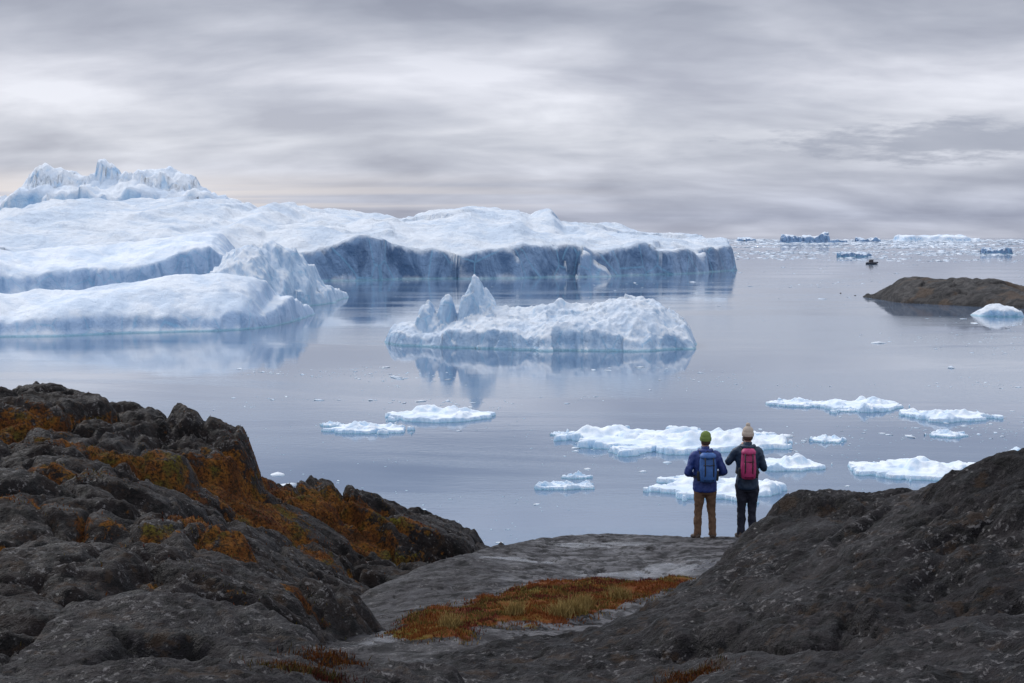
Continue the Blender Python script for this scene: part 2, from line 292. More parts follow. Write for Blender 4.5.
# ---------------------------------------------------------------- foreground terrain
def tps_fit(pts):
    P=np.array(pts); n=len(P); d=np.sqrt(((P[:,None,:2]-P[None,:,:2])**2).sum(-1)); K=np.where(d>0,d*d*np.log(d+1e-9),0)+np.eye(n)*0.05
    A=np.zeros((n+3,n+3)); A[:n,:n]=K; A[:n,n]=1; A[:n,n+1:]=P[:,:2]; A[n,:n]=1; A[n+1:,:n]=P[:,:2].T
    w=np.linalg.solve(A,np.concatenate([P[:,2],[0,0,0]])); return P,w
def tps_eval(fit,X,Y,fall=1.5,rate=1.0):
    P,w=fit; z=w[len(P)]+w[len(P)+1]*X+w[len(P)+2]*Y; dm=np.full(X.shape,1e9)
    for i,p in enumerate(P):
        r2=(X-p[0])**2+(Y-p[1])**2; z=z+w[i]*0.5*r2*np.log(r2+1e-12); dm=np.minimum(dm,r2)
    dm=np.sqrt(dm); return np.clip(z,-20,31)-rate*np.maximum(0,dm-fall)**1.3
S1e=[(250,640,15.5),(310,612,17.5),(370,590,18.5),(440,562,20),(500,546,22),(560,537,23.5),(640,536,24.2),(720,540,24.2),(800,548,23.5)]
S1=S1e+[(600,570,20),(660,570,20),(500,580,18.5),(520,605,16),(620,600,16.5),(430,625,14.5),(640,625,15),(560,560,21),(705,538,23),(746,538,23),(350,650,13),(450,655,12.5),(550,660,12.5),(400,683,11.5),(300,683,11),(600,683,11.5),(700,560,20.5),(740,575,19)]
S2e=[(-160,430,24),(0,430,24),(100,440,24),(170,450,24),(214,458,24),(250,470,24.5),(300,480,25.5),(340,488,26),(372,508,26.5),(420,519,27),(455,531,27),(484,550,26.5)]
S2=S2e+[(240,520,20),(150,480,19.5),(60,462,19),(100,500,16.5),(0,500,16),(200,560,16),(280,590,17),(0,580,12.5),(100,590,13),(300,520,22),(380,550,22.5),(430,562,22),(300,560,20),(210,600,14.5),(300,618,15.5),(-120,500,16),(-120,590,12),(0,640,10.5),(-100,660,9.5)]
S7e=[(-160,376,24),(-60,379,24),(0,384,24),(60,387,24),(105,395,24),(130,396,24),(165,401,23.6),(190,408,23.3)]
S7=S7e+[(185,440,22.6),(130,440,21),(60,436,20.5),(0,440,19.5),(-80,440,19.5),(100,415,22.5),(30,408,22),(-160,440,19.5),(165,425,22.6)]
S8e=[(-80,520,15),(0,516,15.5),(60,512,15.8),(130,512,15.8),(190,522,15.5),(240,545,15),(262,570,14.5)]
S8=S8e+[(0,560,13.2),(80,560,13.2),(160,565,13.4),(220,580,13.6),(-80,570,13)]
# right-hand whaleback: rear dome, front dome and bottom slab
S3e=[(590,656,11.6),(620,636,12.2),(680,598,13.4),(710,577,14),(740,551,14.6),(775,518,15),(800,505,15.2),(850,503,15.2),(882,503,15),(930,495,14.8),(1060,475,14.8),(1200,455,14)]
S3=S3e+[(700,646,10.9),(770,568,13.2),(830,546,13.4),(850,580,12.4),(720,688,9.4),(600,688,10.2),(560,705,10),(780,643,10.4),(640,660,11)]
S9e=[(760,618,11.2),(790,588,11.8),(830,557,12.3),(870,528,12.6),(900,510,12.7),(950,484,12.6),(1000,471,12.4),(1060,464,12.2),(1200,458,12)]
S9=S9e+[(800,644,10.2),(860,600,11),(920,551,11.4),(1000,545,11),(880,642,9.8),(960,623,9.8),(1060,603,9.8),(800,691,8.9),(900,691,8.8),(1040,690,8.6),(1200,600,9.8)]
S4e=[(-60,690,8),(0,664,9),(60,622,9.8),(120,605,10),(180,607,10),(250,620,10),(300,638,9.8),(345,668,9.3)]
S4=S4e+[(0,700,8),(120,690,8),(200,690,8),(300,695,8.3),(350,700,8.5)]
S5e=[(370,690,10.5),(410,672,11.2),(450,659,11.7),(510,646,12.2),(580,636,12.4),(640,628,12.4)]
S5=S5e+[(440,696,10),(520,696,9.7),(600,686,10),(560,664,10.8)]
S6e=[(840,690,7),(880,660,7.4),(930,642,7.7),(1000,628,7.9),(1080,620,8)]
S6=S6e+[(900,700,6.6),(1000,700,6.5),(1080,690,6.5)]
xs=np.concatenate([-np.geomspace(90,14.2,40),np.arange(-14,9,0.032),np.geomspace(9.1,90,45)])
ys=np.concatenate([np.arange(-60,4.5,1.0),np.arange(4.6,6,0.06),np.arange(6,14,0.026),np.arange(14,29,0.045),np.geomspace(29.1,90,70)])
X,Y=np.meshgrid(xs,ys)
def surf(S,E,fall,rate,k,lift=0.0):
    z=tps_eval(tps_fit([W(*p) for p in S]),X,Y,fall,rate)
    e=[W(*p) for p in E]; ye=interp([(q[0],q[1]) for q in e],X); ov=np.maximum(0,Y-ye-0.1)
    return z-k*ov**1.4-0.05*ov+lift
Z0=np.interp(Y,[-60,4,9,12,20,26,32,60,90],[29,27.6,26.2,25.3,23.6,20,13,-8,-20])+0.06*np.maximum(0,abs(X)-14)
Z0=Z0+0.5*fbm(X*0.15,Y*0.15,4,3)*sstep(25,32,Y)*3
zs1=surf(S1,S1e,2.0,0.8,0.35); zs2=surf(S2,S2e,2.6,0.5,0.6); zs3=surf(S3,S3e,1.0,1.6,0.9,0.06); zs4=surf(S4,S4e,0.7,1.8,1.8,0.06); zs5=surf(S5,S5e,0.7,1.8,1.8,0.04); zs6=surf(S6,S6e,0.7,1.8,1.8,0.06)
zs7=surf(S7,S7e,0.85,3.2,1.2); zs8=surf(S8,S8e,0.7,1.2,1.4,0.08); zs9=surf(S9,S9e,0.8,1.8,1.2,0.05)
wx=X+0.5*fbm(X*0.5,Y*0.5,3,61); wy=Y+0.5*fbm(X*0.5,Y*0.5,3,62)
lump=fbm(wx*0.42,wy*0.36,4,71); lump2=fbm(wx*1.3,wy*1.0,4,72)
crease=-np.exp(-(perlin(wx*0.45+3,wy*0.38,81)/0.05)**2)-0.6*np.exp(-(perlin(wx*1.1+9,wy*0.8,82)/0.07)**2)
pa1,pb1,pid1=cells(wx*0.42+0.25*lump2,wy*0.30,85); pa2,pb2,pid2=cells(wx*1.0+0.15*lump2,wy*0.75,86); pa3,pb3,pid3=cells(wx*0.33+0.1*lump2+4,wy*0.22+2,87)
pa4,pb4,pid4=cells(wx*2.3+0.2*lump2,wy*1.9,88)
rd=lambda q,w: 1-(1-np.clip(q/w,0,1))**2
pil=rd(pb1,.45)-0.8+0.9*(pid1-.5); pil2=rd(pb2,.35)-0.8+0.8*(pid2-.5); pil3=rd(pb3,.3)-0.85+0.5*(pid3-.5); pil4=(rd(pb4,.3)-0.85+0.8*(pid4-.5))*sstep(-0.1,0.4,fbm(X*0.35,Y*0.35,3,89)+0.1)
zs2=zs2+0.06*lump+0.03*lump2+0.42*pil+0.15*pil2+0.06*pil4
zs7=zs7+0.05*lump+0.03*lump2+0.22*pil+0.15*pil2+0.06*pil4
zs8=zs8+0.03*lump2+0.20*pil+0.10*pil2+0.03*pil4
zs3=zs3+0.04*lump+0.03*lump2+0.16*pil3+0.07*pil2*sstep(.3,.6,pid3)+0.03*pil4
zs9=zs9+0.03*lump+0.03*lump2+0.16*pil3+0.07*pil2*sstep(.3,.6,pid3)+0.03*pil4
zs4=zs4+0.04*lump2+0.03*lump+0.02*pil4; zs5=zs5+0.04*lump2; zs6=zs6+0.04*lump2+0.02*pil4
zs1=zs1+0.035*lump+0.02*lump2+0.03*crease
allz=np.stack([Z0,zs1,zs2,zs3,zs4,zs5,zs6,zs7,zs8,zs9]); kk=0.025
mx=allz.max(0); Z=mx+kk*np.log(np.exp((allz-mx)/kk).sum(0)); who=allz.argmax(0)
lefts=(who==2)|(who==7)|(who==8)
fine=0.018*fbm(X*3.5,Y*3.5,4,91)+0.013*fbm(X*12,Y*10,3,95,0.6)
Z=Z+fine*np.where(who==1,0.4,1.3)
ledge=np.where(who==1,1.0,0.0)
def zat(x,y):
    i=np.clip(np.searchsorted(xs,x)-1,0,len(xs)-2); j=np.clip(np.searchsorted(ys,y)-1,0,len(ys)-2)
    a=(x-xs[i])/(xs[i+1]-xs[i]); bb=(y-ys[j])/(ys[j+1]-ys[j])
    return (Z[j,i]*(1-a)+Z[j,i+1]*a)*(1-bb)+(Z[j+1,i]*(1-a)+Z[j+1,i+1]*a)*bb
def hit(px,py):
    y=np.arange(5.5,34,0.02); d=ray(px,py); k=y/d[1]; x=d[0]*k; z=H+d[2]*k; t=zat(x,y); w=np.nonzero(t>=z)[0]
    i=w[0] if len(w) else len(y)-1
    return np.array([x[i],y[i],t[i]])
def inpoly(X,Y,P):
    r=np.zeros(X.shape,bool); n=len(P)
    for i in range(n):
        x1,y1=P[i][:2]; x2,y2=P[(i+1)%n][:2]
        c=((y1>Y)!=(y2>Y))&(X<(x2-x1)*(Y-y1)/(y2-y1+1e-12)+x1); r^=c
    return r
def pdist(X,Y,P):
    d=np.full(X.shape,1e9); n=len(P)
    for i in range(n):
        a=P[i][:2]; b_=P[(i+1)%n][:2]; ab=b_-a; t=np.clip(((X-a[0])*ab[0]+(Y-a[1])*ab[1])/(ab@ab+1e-9),0,1)
        d=np.minimum(d,np.hypot(X-a[0]-t*ab[0],Y-a[1]-t*ab[1]))
    return np.where(inpoly(X,Y,P),d,-d)
mpts=[(392,628,14.4),(410,612,15.4),(440,600,16.2),(480,592,17),(530,583,18),(600,578,18.8),(690,579,18.8),(672,592,17.4),(640,602,16.4),(600,613,15.4),(560,624,14.8),(500,632,14.3),(450,640,13.6),(410,642,13.5)]
patch=[W(*p) for p in mpts]
pd=pdist(X,Y,patch); en=0.35*fbm(X*1.2,Y*1.2,4,131)
meadow=sstep(-0.15,0.25,pd+en)*(who==1)
Z=Z+meadow*(0.03+0.05*fbm(X*1.6,Y*1.6,3,133))*(Y<26)
moss=np.zeros_like(X)
for (px,py,rx,ry,s) in [(30,425,.8,.6,.8),(110,455,1.4,.55,.85),(160,472,1.1,.6,.85),(230,495,.8,.9,1),(250,505,.9,.9,1),(300,508,1.3,.8,1.1),(340,515,.9,.8,1.1),(270,520,1.0,.8,1.0),(365,548,.6,.5,1),(320,553,.6,.5,1),(400,522,.9,.35,.8),(160,540,.4,.25,.7),(240,545,.4,.3,.8),(235,600,.2,.15,.6),(300,600,.25,.2,.7),(420,560,.3,.2,.5),(60,470,.9,.4,.7),(20,500,.5,.3,.6),(100,520,.5,.3,.6),(200,520,.6,.4,.8)]:
    q=hit(px,py); moss=np.maximum(moss,s*np.exp(-((X-q[0])/rx)**2-((Y-q[1])/ry)**2))
moss=moss*0.9+0.7*sstep(0.14,0.0,pb1)*lefts*(fbm(X*0.6,Y*0.6,3,141)+0.45)*(Y>12)
moss=np.clip(moss,0,1.2)
gy,gx=np.gradient(Z,ys,xs); slope=np.hypot(gx,gy); flat=sstep(0.5,0.2,slope)
wet=np.zeros_like(X)
for (px,py,d_,rx,ry) in [(640,572,19.6,1.2,.5),(690,568,20,.9,.7),(600,548,22.4,1.0,.35),(520,556,20.8,.8,.3),(362,632,14.4,.45,.4),(345,645,13.4,.4,.3),(390,640,13.8,.3,.25)]:
    q=W(px,py,d_); wet=np.maximum(wet,np.exp(-((X-q[0])/rx)**2-((Y-q[1])/ry)**2))
wet=wet*flat*(who==1)
left=(lefts|(who==0)).astype(float)
mr,nt,b=material('gneiss_rock')
co=nt.node('ShaderNodeTexCoord').outputs['Object']
a_m,a_d,a_l,a_w,a_left=[nt.attr(k) for k in('moss','meadow','ledge','wet','leftrock')]
nL=nt.noise(co,0.7,4,0.6,0.5); nM=nt.noise(co,3.5,5,0.65,0.4); nF=nt.noise(co,22,4,0.7)
rk=nt.mix(nt.rng(nM,0.38,0.62),(0.006,0.005,0.006),(0.021,0.018,0.019))
rk=nt.mix(nt.math('MULTIPLY',nt.rng(nL,0.45,0.62),0.5),rk,(0.031,0.026,0.026))
rk=nt.mix(nt.math('MULTIPLY',a_left,nt.rng(nM,0.4,0.7,0.25,0.7)),rk,(0.015,0.009,0.006))
band=nt.noise(nt.mapping(co,(0.5,2.2,3)),1.2,4,0.6,0.8)
lg=nt.mix(nt.rng(band,0.35,0.65),(0.045,0.042,0.045),(0.135,0.130,0.136)); lg=nt.mix(nt.math('MULTIPLY',nt.rng(nM,0.48,0.60),0.75),lg,(0.020,0.018,0.019))
spx=nt.node('ShaderNodeSeparateXYZ'); nt.l.new(co,spx.inputs[0])
lg=nt.mix(nt.math('MULTIPLY',nt.rng(nt.math('ADD',spx.outputs[0],nt.math('MULTIPLY',nt.math('SUBTRACT',nL,0.5),4.0)),0.6,-1.2),0.72),lg,(0.025,0.022,0.023))
col=nt.mix(a_l,rk,lg)
big=nt.rng(nt.noise(co,1.1,4,0.65,0.3),0.46,0.58)
sp_=nt.math('MULTIPLY',nt.rng(nt.noise(co,15,6,0.75,0.2),0.55,0.61),nt.rng(big,0,1,0.22,1))
col=nt.mix(nt.math('MULTIPLY',sp_,0.85),col,(0.155,0.145,0.142))
sp2=nt.math('MULTIPLY',nt.rng(nt.math('ADD',nt.voro(co,11.0),nt.math('MULTIPLY',nF,0.40)),0.38,0.28),nt.rng(nt.noise(co,1.9,4,0.65),0.48,0.60)); col=nt.mix(nt.math('MULTIPLY',sp2,0.8),col,(0.18,0.172,0.16))
bl=nt.rng(nt.noise(co,5,6,0.72,0.4),0.50,0.56); col=nt.mix(nt.math('MULTIPLY',bl,0.85),col,(0.005,0.0045,0.0045))
br=nt.rng(nt.noise(co,2.9,5,0.7,0.2),0.56,0.64); col=nt.mix(nt.math('MULTIPLY',nt.math('MULTIPLY',br,0.5),nt.math('SUBTRACT',1.0,a_l)),col,(0.045,0.026,0.014))
mn=nt.noise(co,5,5,0.7)
mf=nt.rng(nt.math('ADD',a_m,nt.math('MULTIPLY',nt.math('SUBTRACT',mn,0.5),1.8)),0.42,0.60)
mcol=nt.ramp(nt.noise(co,1.7,5,0.65),[(0.3,(0.035,0.017,0.008)),(0.43,(0.10,0.036,0.012)),(0.52,(0.18,0.070,0.014)),(0.60,(0.09,0.060,0.014)),(0.68,(0.11,0.095,0.012))])
mcol=nt.mix(nt.rng(nF,0.40,0.65),mcol,(0.02,0.012,0.006))
col=nt.mix(mf,col,mcol)
dcol=nt.ramp(nt.noise(co,1.3,6,0.7),[(0.3,(0.045,0.030,0.01)),(0.42,(0.11,0.028,0.010)),(0.5,(0.14,0.048,0.012)),(0.6,(0.12,0.085,0.018)),(0.72,(0.05,0.05,0.012))])
df=nt.rng(nt.math('ADD',a_d,nt.math('MULTIPLY',nt.math('SUBTRACT',mn,0.5),0.9)),0.4,0.6)
col=nt.mix(df,col,dcol)
wf=nt.rng(nt.math('ADD',a_w,nt.math('MULTIPLY',nt.math('SUBTRACT',nM,0.5),0.8)),0.42,0.62)
nt.put(b.inputs['Base Color'],col)
wd_=nt.math('MULTIPLY',wf,nt.math('SUBTRACT',1.0,df))
rr=nt.rng(nM,0.3,0.7,0.45,0.78); rr=nt.math('SUBTRACT',rr,nt.math('MULTIPLY',wd_,0.38)); rr=nt.math('ADD',rr,nt.math('MULTIPLY',nt.math('MAXIMUM',mf,df),0.4),clamp=True)
nt.put(b.inputs['Roughness'],rr); nt.put(b.inputs['Specular IOR Level'],nt.math('ADD',nt.rng(nL,0.42,0.6,0.09,0.14),nt.math('MULTIPLY',wd_,0.40)))
hh=nt.math('ADD',nt.math('MULTIPLY',nM,1.0),nt.math('ADD',nt.math('MULTIPLY',nF,0.42),nt.math('MULTIPLY',nt.noise(co,70,3,0.6),0.14)))
nt.put(b.inputs['Normal'],nt.bump(nt.math('MULTIPLY',hh,nt.math('SUBTRACT',1.0,nt.math('MAXIMUM',nt.math('MULTIPLY',wf,0.9),nt.math('MULTIPLY',a_l,0.35)))),1.0,0.085))
grid_mesh('rock_terrain',X,Y,Z,mr,attrs={'moss':moss,'meadow':meadow,'ledge':ledge*1.0,'wet':wet,'leftrock':left})
# ---------------------------------------------------------------- grass
mg,nt,b=material('tundra_grass'); ga=nt.node('ShaderNodeAttribute',attribute_name='Col'); nt.put(b.inputs['Base Color'],ga.outputs['Color']); b.inputs['Roughness'].default_value=0.9; b.inputs['Specular IOR Level'].default_value=0.1
def blades(name,P,L,wd,C,lean=0.6):
    n=len(P); th=rng.uniform(0,6.28,n); dx,dy=np.cos(th)*wd,np.sin(th)*wd; ph=rng.uniform(0,6.28,n); le=L*lean*rng.uniform(0.1,1,n)
    v0=P+np.stack([-dx,-dy,-0.01*np.ones(n)],-1); v1=P+np.stack([dx,dy,-0.01*np.ones(n)],-1); v2=P+np.stack([np.cos(ph)*le,np.sin(ph)*le,L],-1)
    V=np.stack([v0,v1,v2],1).reshape(-1,3).astype(np.float32); idx=np.arange(n*3,dtype=np.int32)
    me=bpy.data.meshes.new(name); me.vertices.add(n*3); me.vertices.foreach_set('co',V.ravel()); me.loops.add(n*3); me.loops.foreach_set('vertex_index',idx)
    me.polygons.add(n); me.polygons.foreach_set('loop_start',idx[::3].copy()); me.update(calc_edges=True)
    ca=me.color_attributes.new('Col','FLOAT_COLOR','POINT'); cc=np.repeat(np.concatenate([C,np.ones((n,1))],1),3,0); ca.data.foreach_set('color',cc.astype(np.float32).ravel())
    me.materials.append(mg); o=bpy.data.objects.new(name,me); scene.collection.objects.link(o)
pal=np.array([(.20,.065,.02),(.25,.11,.025),(.17,.045,.018),(.12,.09,.022),(.25,.16,.05),(.08,.075,.02),(.13,.03,.02)])
def cols(P,sc,seed):
    t=np.clip((fbm(P[:,0]*sc,P[:,1]*sc,4,seed)*1.3+0.5)*len(pal)+rng.normal(0,.8,len(P)),0,len(pal)-1).astype(int); return pal[t]*rng.uniform(.6,1.25,(len(P),1))
pa=np.array(patch); n=70000
P=np.stack([rng.uniform(pa[:,0].min()-.3,pa[:,0].max()+.3,n),rng.uniform(pa[:,1].min()-.3,pa[:,1].max()+.3,n)],-1)
j=np.searchsorted(ys,P[:,1])-1; i=np.searchsorted(xs,P[:,0])-1
d=pdist(P[:,0],P[:,1],patch)+0.35*fbm(P[:,0]*1.2,P[:,1]*1.2,4,131)+0.12*rng.standard_normal(n)
P=P[(d>0.05)&(who[j,i]==1)&(fbm(P[:,0]*2.5,P[:,1]*2.5,3,151)>-0.5)]; P3=np.column_stack([P,zat(P[:,0],P[:,1])])
L=rng.uniform(.015,.04,len(P))*(1+0.7*np.clip(fbm(P[:,0]*1.5,P[:,1]*1.5,3,152),0,1)); blades('tundra_grass',P3,L,0.008,cols(P,0.9,153))
tp=[];
for (px,py,r) in [(572,610,.16),(560,616,.10),(585,607,.08),(515,615,.08),(620,598,.10),(450,628,.10)]:
    q=hit(px,py); k=400; a=rng.normal(0,r*.5,(k,2)); tp.append(np.column_stack([q[0]+a[:,0],q[1]+a[:,1]]))
P=np.concatenate(tp); P3=np.column_stack([P,zat(P[:,0],P[:,1])]); blades('grass_tussock',P3,rng.uniform(.06,.17,len(P)),0.006,np.array([(.34,.24,.09)])*rng.uniform(.5,1.2,(len(P),1)),0.9)
tp=[]
for (px,py,r) in [(690,679,.12),(300,672,.15),(330,660,.12),(320,676,.12)]:
    q=hit(px,py); k=700; a=rng.normal(0,r*.6,(k,2)); tp.append(np.column_stack([q[0]+a[:,0]*1.6,q[1]+a[:,1]]))
P=np.concatenate(tp); P3=np.column_stack([P,zat(P[:,0],P[:,1])]); blades('crevice_grass',P3,rng.uniform(.015,.045,len(P)),0.005,cols(P,0.9,173)*0.5,0.9)
n=160000; P=np.stack([rng.uniform(-11,1,n),rng.uniform(9,27.5,n)],-1)
j=np.searchsorted(ys,P[:,1])-1; i=np.searchsorted(xs,P[:,0])-1; mv=moss[j,i]+0.25*rng.standard_normal(n)+0.4*fbm(P[:,0]*1.5,P[:,1]*1.5,3,161)
P=P[(mv>0.70)&lefts[j,i]]; P3=np.column_stack([P,zat(P[:,0],P[:,1])]); blades('heath_vegetation',P3,rng.uniform(.015,.04,len(P)),0.010,cols(P,0.6,163)*0.75)
# ---------------------------------------------------------------- rocky islet
mi,nti,bI=material('islet_rock'); coI=nti.node('ShaderNodeTexCoord').outputs['Object']
cI=nti.mix(nti.rng(nti.noise(coI,0.10,7,0.7,0.5),0.38,0.62),(0.018,0.016,0.016),(0.080,0.072,0.068)); cI=nti.mix(nti.rng(nti.noise(coI,0.35,7,0.75),0.48,0.58),cI,(0.018,0.016,0.016))
cI=nti.mix(nti.math('MULTIPLY',nti.rng(nti.noise(coI,0.06,5,0.6),0.52,0.62),0.6),cI,(0.11,0.065,0.035)); nti.put(bI.inputs['Base Color'],cI); bI.inputs['Roughness'].default_value=0.8
nti.put(bI.inputs['Normal'],nti.bump(nti.noise(coI,0.35,8,0.72),1.0,2.5))
fx=[(WZ(862,297)[0],WZ(862,297)[1]),(WZ(900,303)[0],WZ(900,303)[1]),(WZ(1024,309)[0],WZ(1024,309)[1]),(WZ(1150,309)[0],WZ(1150,309)[1])]
Xi,Yi=np.meshgrid(np.arange(140,330,0.6),np.arange(560,760,0.9))
fy=interp(fx,Xi)+3*fbm(Xi*.05,Yi*.02,4,7)
skp=[W(a,c,655) for a,c in [(858,300),(866,297),(876,294),(888,288),(905,283),(930,279),(960,278),(985,281),(1005,287),(1024,290),(1060,293),(1100,295),(1200,300)]]
zi=interp([(q[0],q[2]) for q in skp],Xi); ti=(Yi-fy)/45
c1,c2,cid=cells(Xi*0.09+0.3*fbm(Xi*.1,Yi*.1,3,12),Yi*0.07,15)
Zi=np.where(ti<1,zi*np.clip(ti,0,1)**0.6,zi*(1-np.clip((ti-1)/0.8,0,1)**2))+(0.8*fbm(Xi*.07,Yi*.07,5,9)+0.7*ridged(Xi*.15,Yi*.08,4,10)+1.8*(cid-.5)+1.0*np.sqrt(np.clip(c2,0,.5))-.4)*sstep(0,0.3,ti)*sstep(0,3,zi)-3*(1-sstep(-.1,.02,ti))-4*sstep(1.5,1.8,ti)
Xs=Xi-(Yi-655)*0.27
Zi=Zi-8*sstep(W(905,300,655)[0],W(862,300,655)[0],Xs+3*fbm(Xi*.05,Yi*.05,3,19))
grid_mesh('rocky_islet',Xi,Yi,Zi,mi,zcut=-1.5)
# ---------------------------------------------------------------- lofting helpers
def tube(path,rad,seg=14,flat=1.0,caps=True,up=(0,0,1)):
    path=[Vector(p) for p in path]; V=[];Fc=[]
    n=len(path); prev=None
    for i,p in enumerate(path):
        t=(path[min(i+1,n-1)]-path[max(i-1,0)]).normalized()
        ref=Vector(up) if abs(t.dot(Vector(up)))<0.95 else Vector((0,1,0))
        s=t.cross(ref).normalized(); w=s.cross(t).normalized()
        if prev is not None:
            s=(prev-t*prev.dot(t)).normalized(); w=s.cross(t).normalized()
        prev=s
        r=rad[i]; r=(r,r*flat) if not isinstance(r,tuple) else r
        for k in range(seg):
            a=2*math.pi*k/seg; V.append(tuple(p+s*(math.cos(a)*r[0])+w*(math.sin(a)*r[1])))
    for i in range(n-1):
        for k in range(seg):
            a=i*seg+k; b2=i*seg+(k+1)%seg; Fc.append((a,b2,b2+seg,a+seg))
    if caps: Fc.append(tuple(range(seg))[::-1]); Fc.append(tuple(range((n-1)*seg,n*seg)))
    return V,Fc
def rings(rs,seg=28,pw=2.0):
    V=[];Fc=[]
    for (z,cx,cy,rx,ry) in rs:
        for k in range(seg):
            a=2*math.pi*k/seg; c,s=math.cos(a),math.sin(a)
            V.append((cx+rx*math.copysign(abs(c)**(2/pw),c),cy+ry*math.copysign(abs(s)**(2/pw),s),z))
    n=len(rs)
    for i in range(n-1):
        for k in range(seg):
            a=i*seg+k; b2=i*seg+(k+1)%seg; Fc.append((a,b2,b2+seg,a+seg))
    Fc.append(tuple(range(seg))[::-1]); Fc.append(tuple(range((n-1)*seg,n*seg))); return V,Fc
def spline(pts,n=6):
    A=np.array(pts,float); out_=[]
    for i in range(len(A)-1):
        p0=A[max(i-1,0)];p1=A[i];p2=A[i+1];p3=A[min(i+2,len(A)-1)]
        for k in range(n):
            t=k/n; out_.append(0.5*((2*p1)+(-p0+p2)*t+(2*p0-5*p1+4*p2-p3)*t*t+(-p0+3*p1-3*p2+p3)*t**3))
    out_.append(A[-1]); return out_
def limb(pts,n=6,seg=16,flat=1.0):
    r=spline(pts,n); return tube([q[:3] for q in r],[float(q[3]) for q in r],seg,flat)
def part(name,pieces,mat,parent,voxel=0.011,fold=0.0,smooth=6):
    V=[];Fc=[]
    for v,f in pieces:
        o=len(V); V+=list(v); Fc+=[tuple(i+o for i in ff) for ff in f]
    ob=poly_mesh(name,V,Fc,mat,True,parent)
    import bmesh
    bm=bmesh.new(); bm.from_mesh(ob.data); bmesh.ops.recalc_face_normals(bm,faces=bm.faces); bm.to_mesh(ob.data); bm.free()
    if voxel:
        m=ob.modifiers.new('remesh','REMESH'); m.mode='VOXEL'; m.voxel_size=voxel; m.use_smooth_shade=True
        if smooth: s=ob.modifiers.new('smooth','SMOOTH'); s.iterations=smooth; s.factor=0.5
    if fold:
        tx=bpy.data.textures.new(name+'_folds','CLOUDS'); tx.noise_scale=0.09; tx.noise_depth=2
        dm=ob.modifiers.new('folds','DISPLACE'); dm.texture=tx; dm.strength=fold; dm.mid_level=0.5
    return ob
def hand(name,parent,wrist,direc,palm_n,side,mat,curl=0.9):
    d=Vector(direc).normalized(); nrm=Vector(palm_n); nrm=(nrm-d*nrm.dot(d)).normalized(); s=d.cross(nrm)*side; w=Vector(wrist); P=[]
    P.append(tube([w-d*.02,w+d*.03,w+d*.07,w+d*.095],[.022,.026,.026,.02],12))
    for k in range(4):
        off=(-.030,-.010,.010,.029)[k]; P.append(tube([w+s*off*.4+d*.02,w+s*off+d*.085],[.014,.0125],8))
        Lf=(.036,.042,.039,.030)[k]; p=w+s*off+d*.088; ang=0; pts=[p]; 
        for q in range(3):
            ang+=curl*(0.5+0.2*q); p=p+(d*math.cos(ang)+nrm*math.sin(ang))*Lf*(1,.75,.6)[q]; pts.append(p)
        P.append(tube(pts,[.0105,.0098,.009,.0072],8))
    p=w+s*-.03+d*.02; P.append(tube([w+d*.015,p-s*.01+d*.015,p-s*.018+d*.045+nrm*.02,p-s*.008+d*.07+nrm*.035],[.015,.014,.011,.009],8))
    return part(name,P,mat,parent,0.004,0,2)
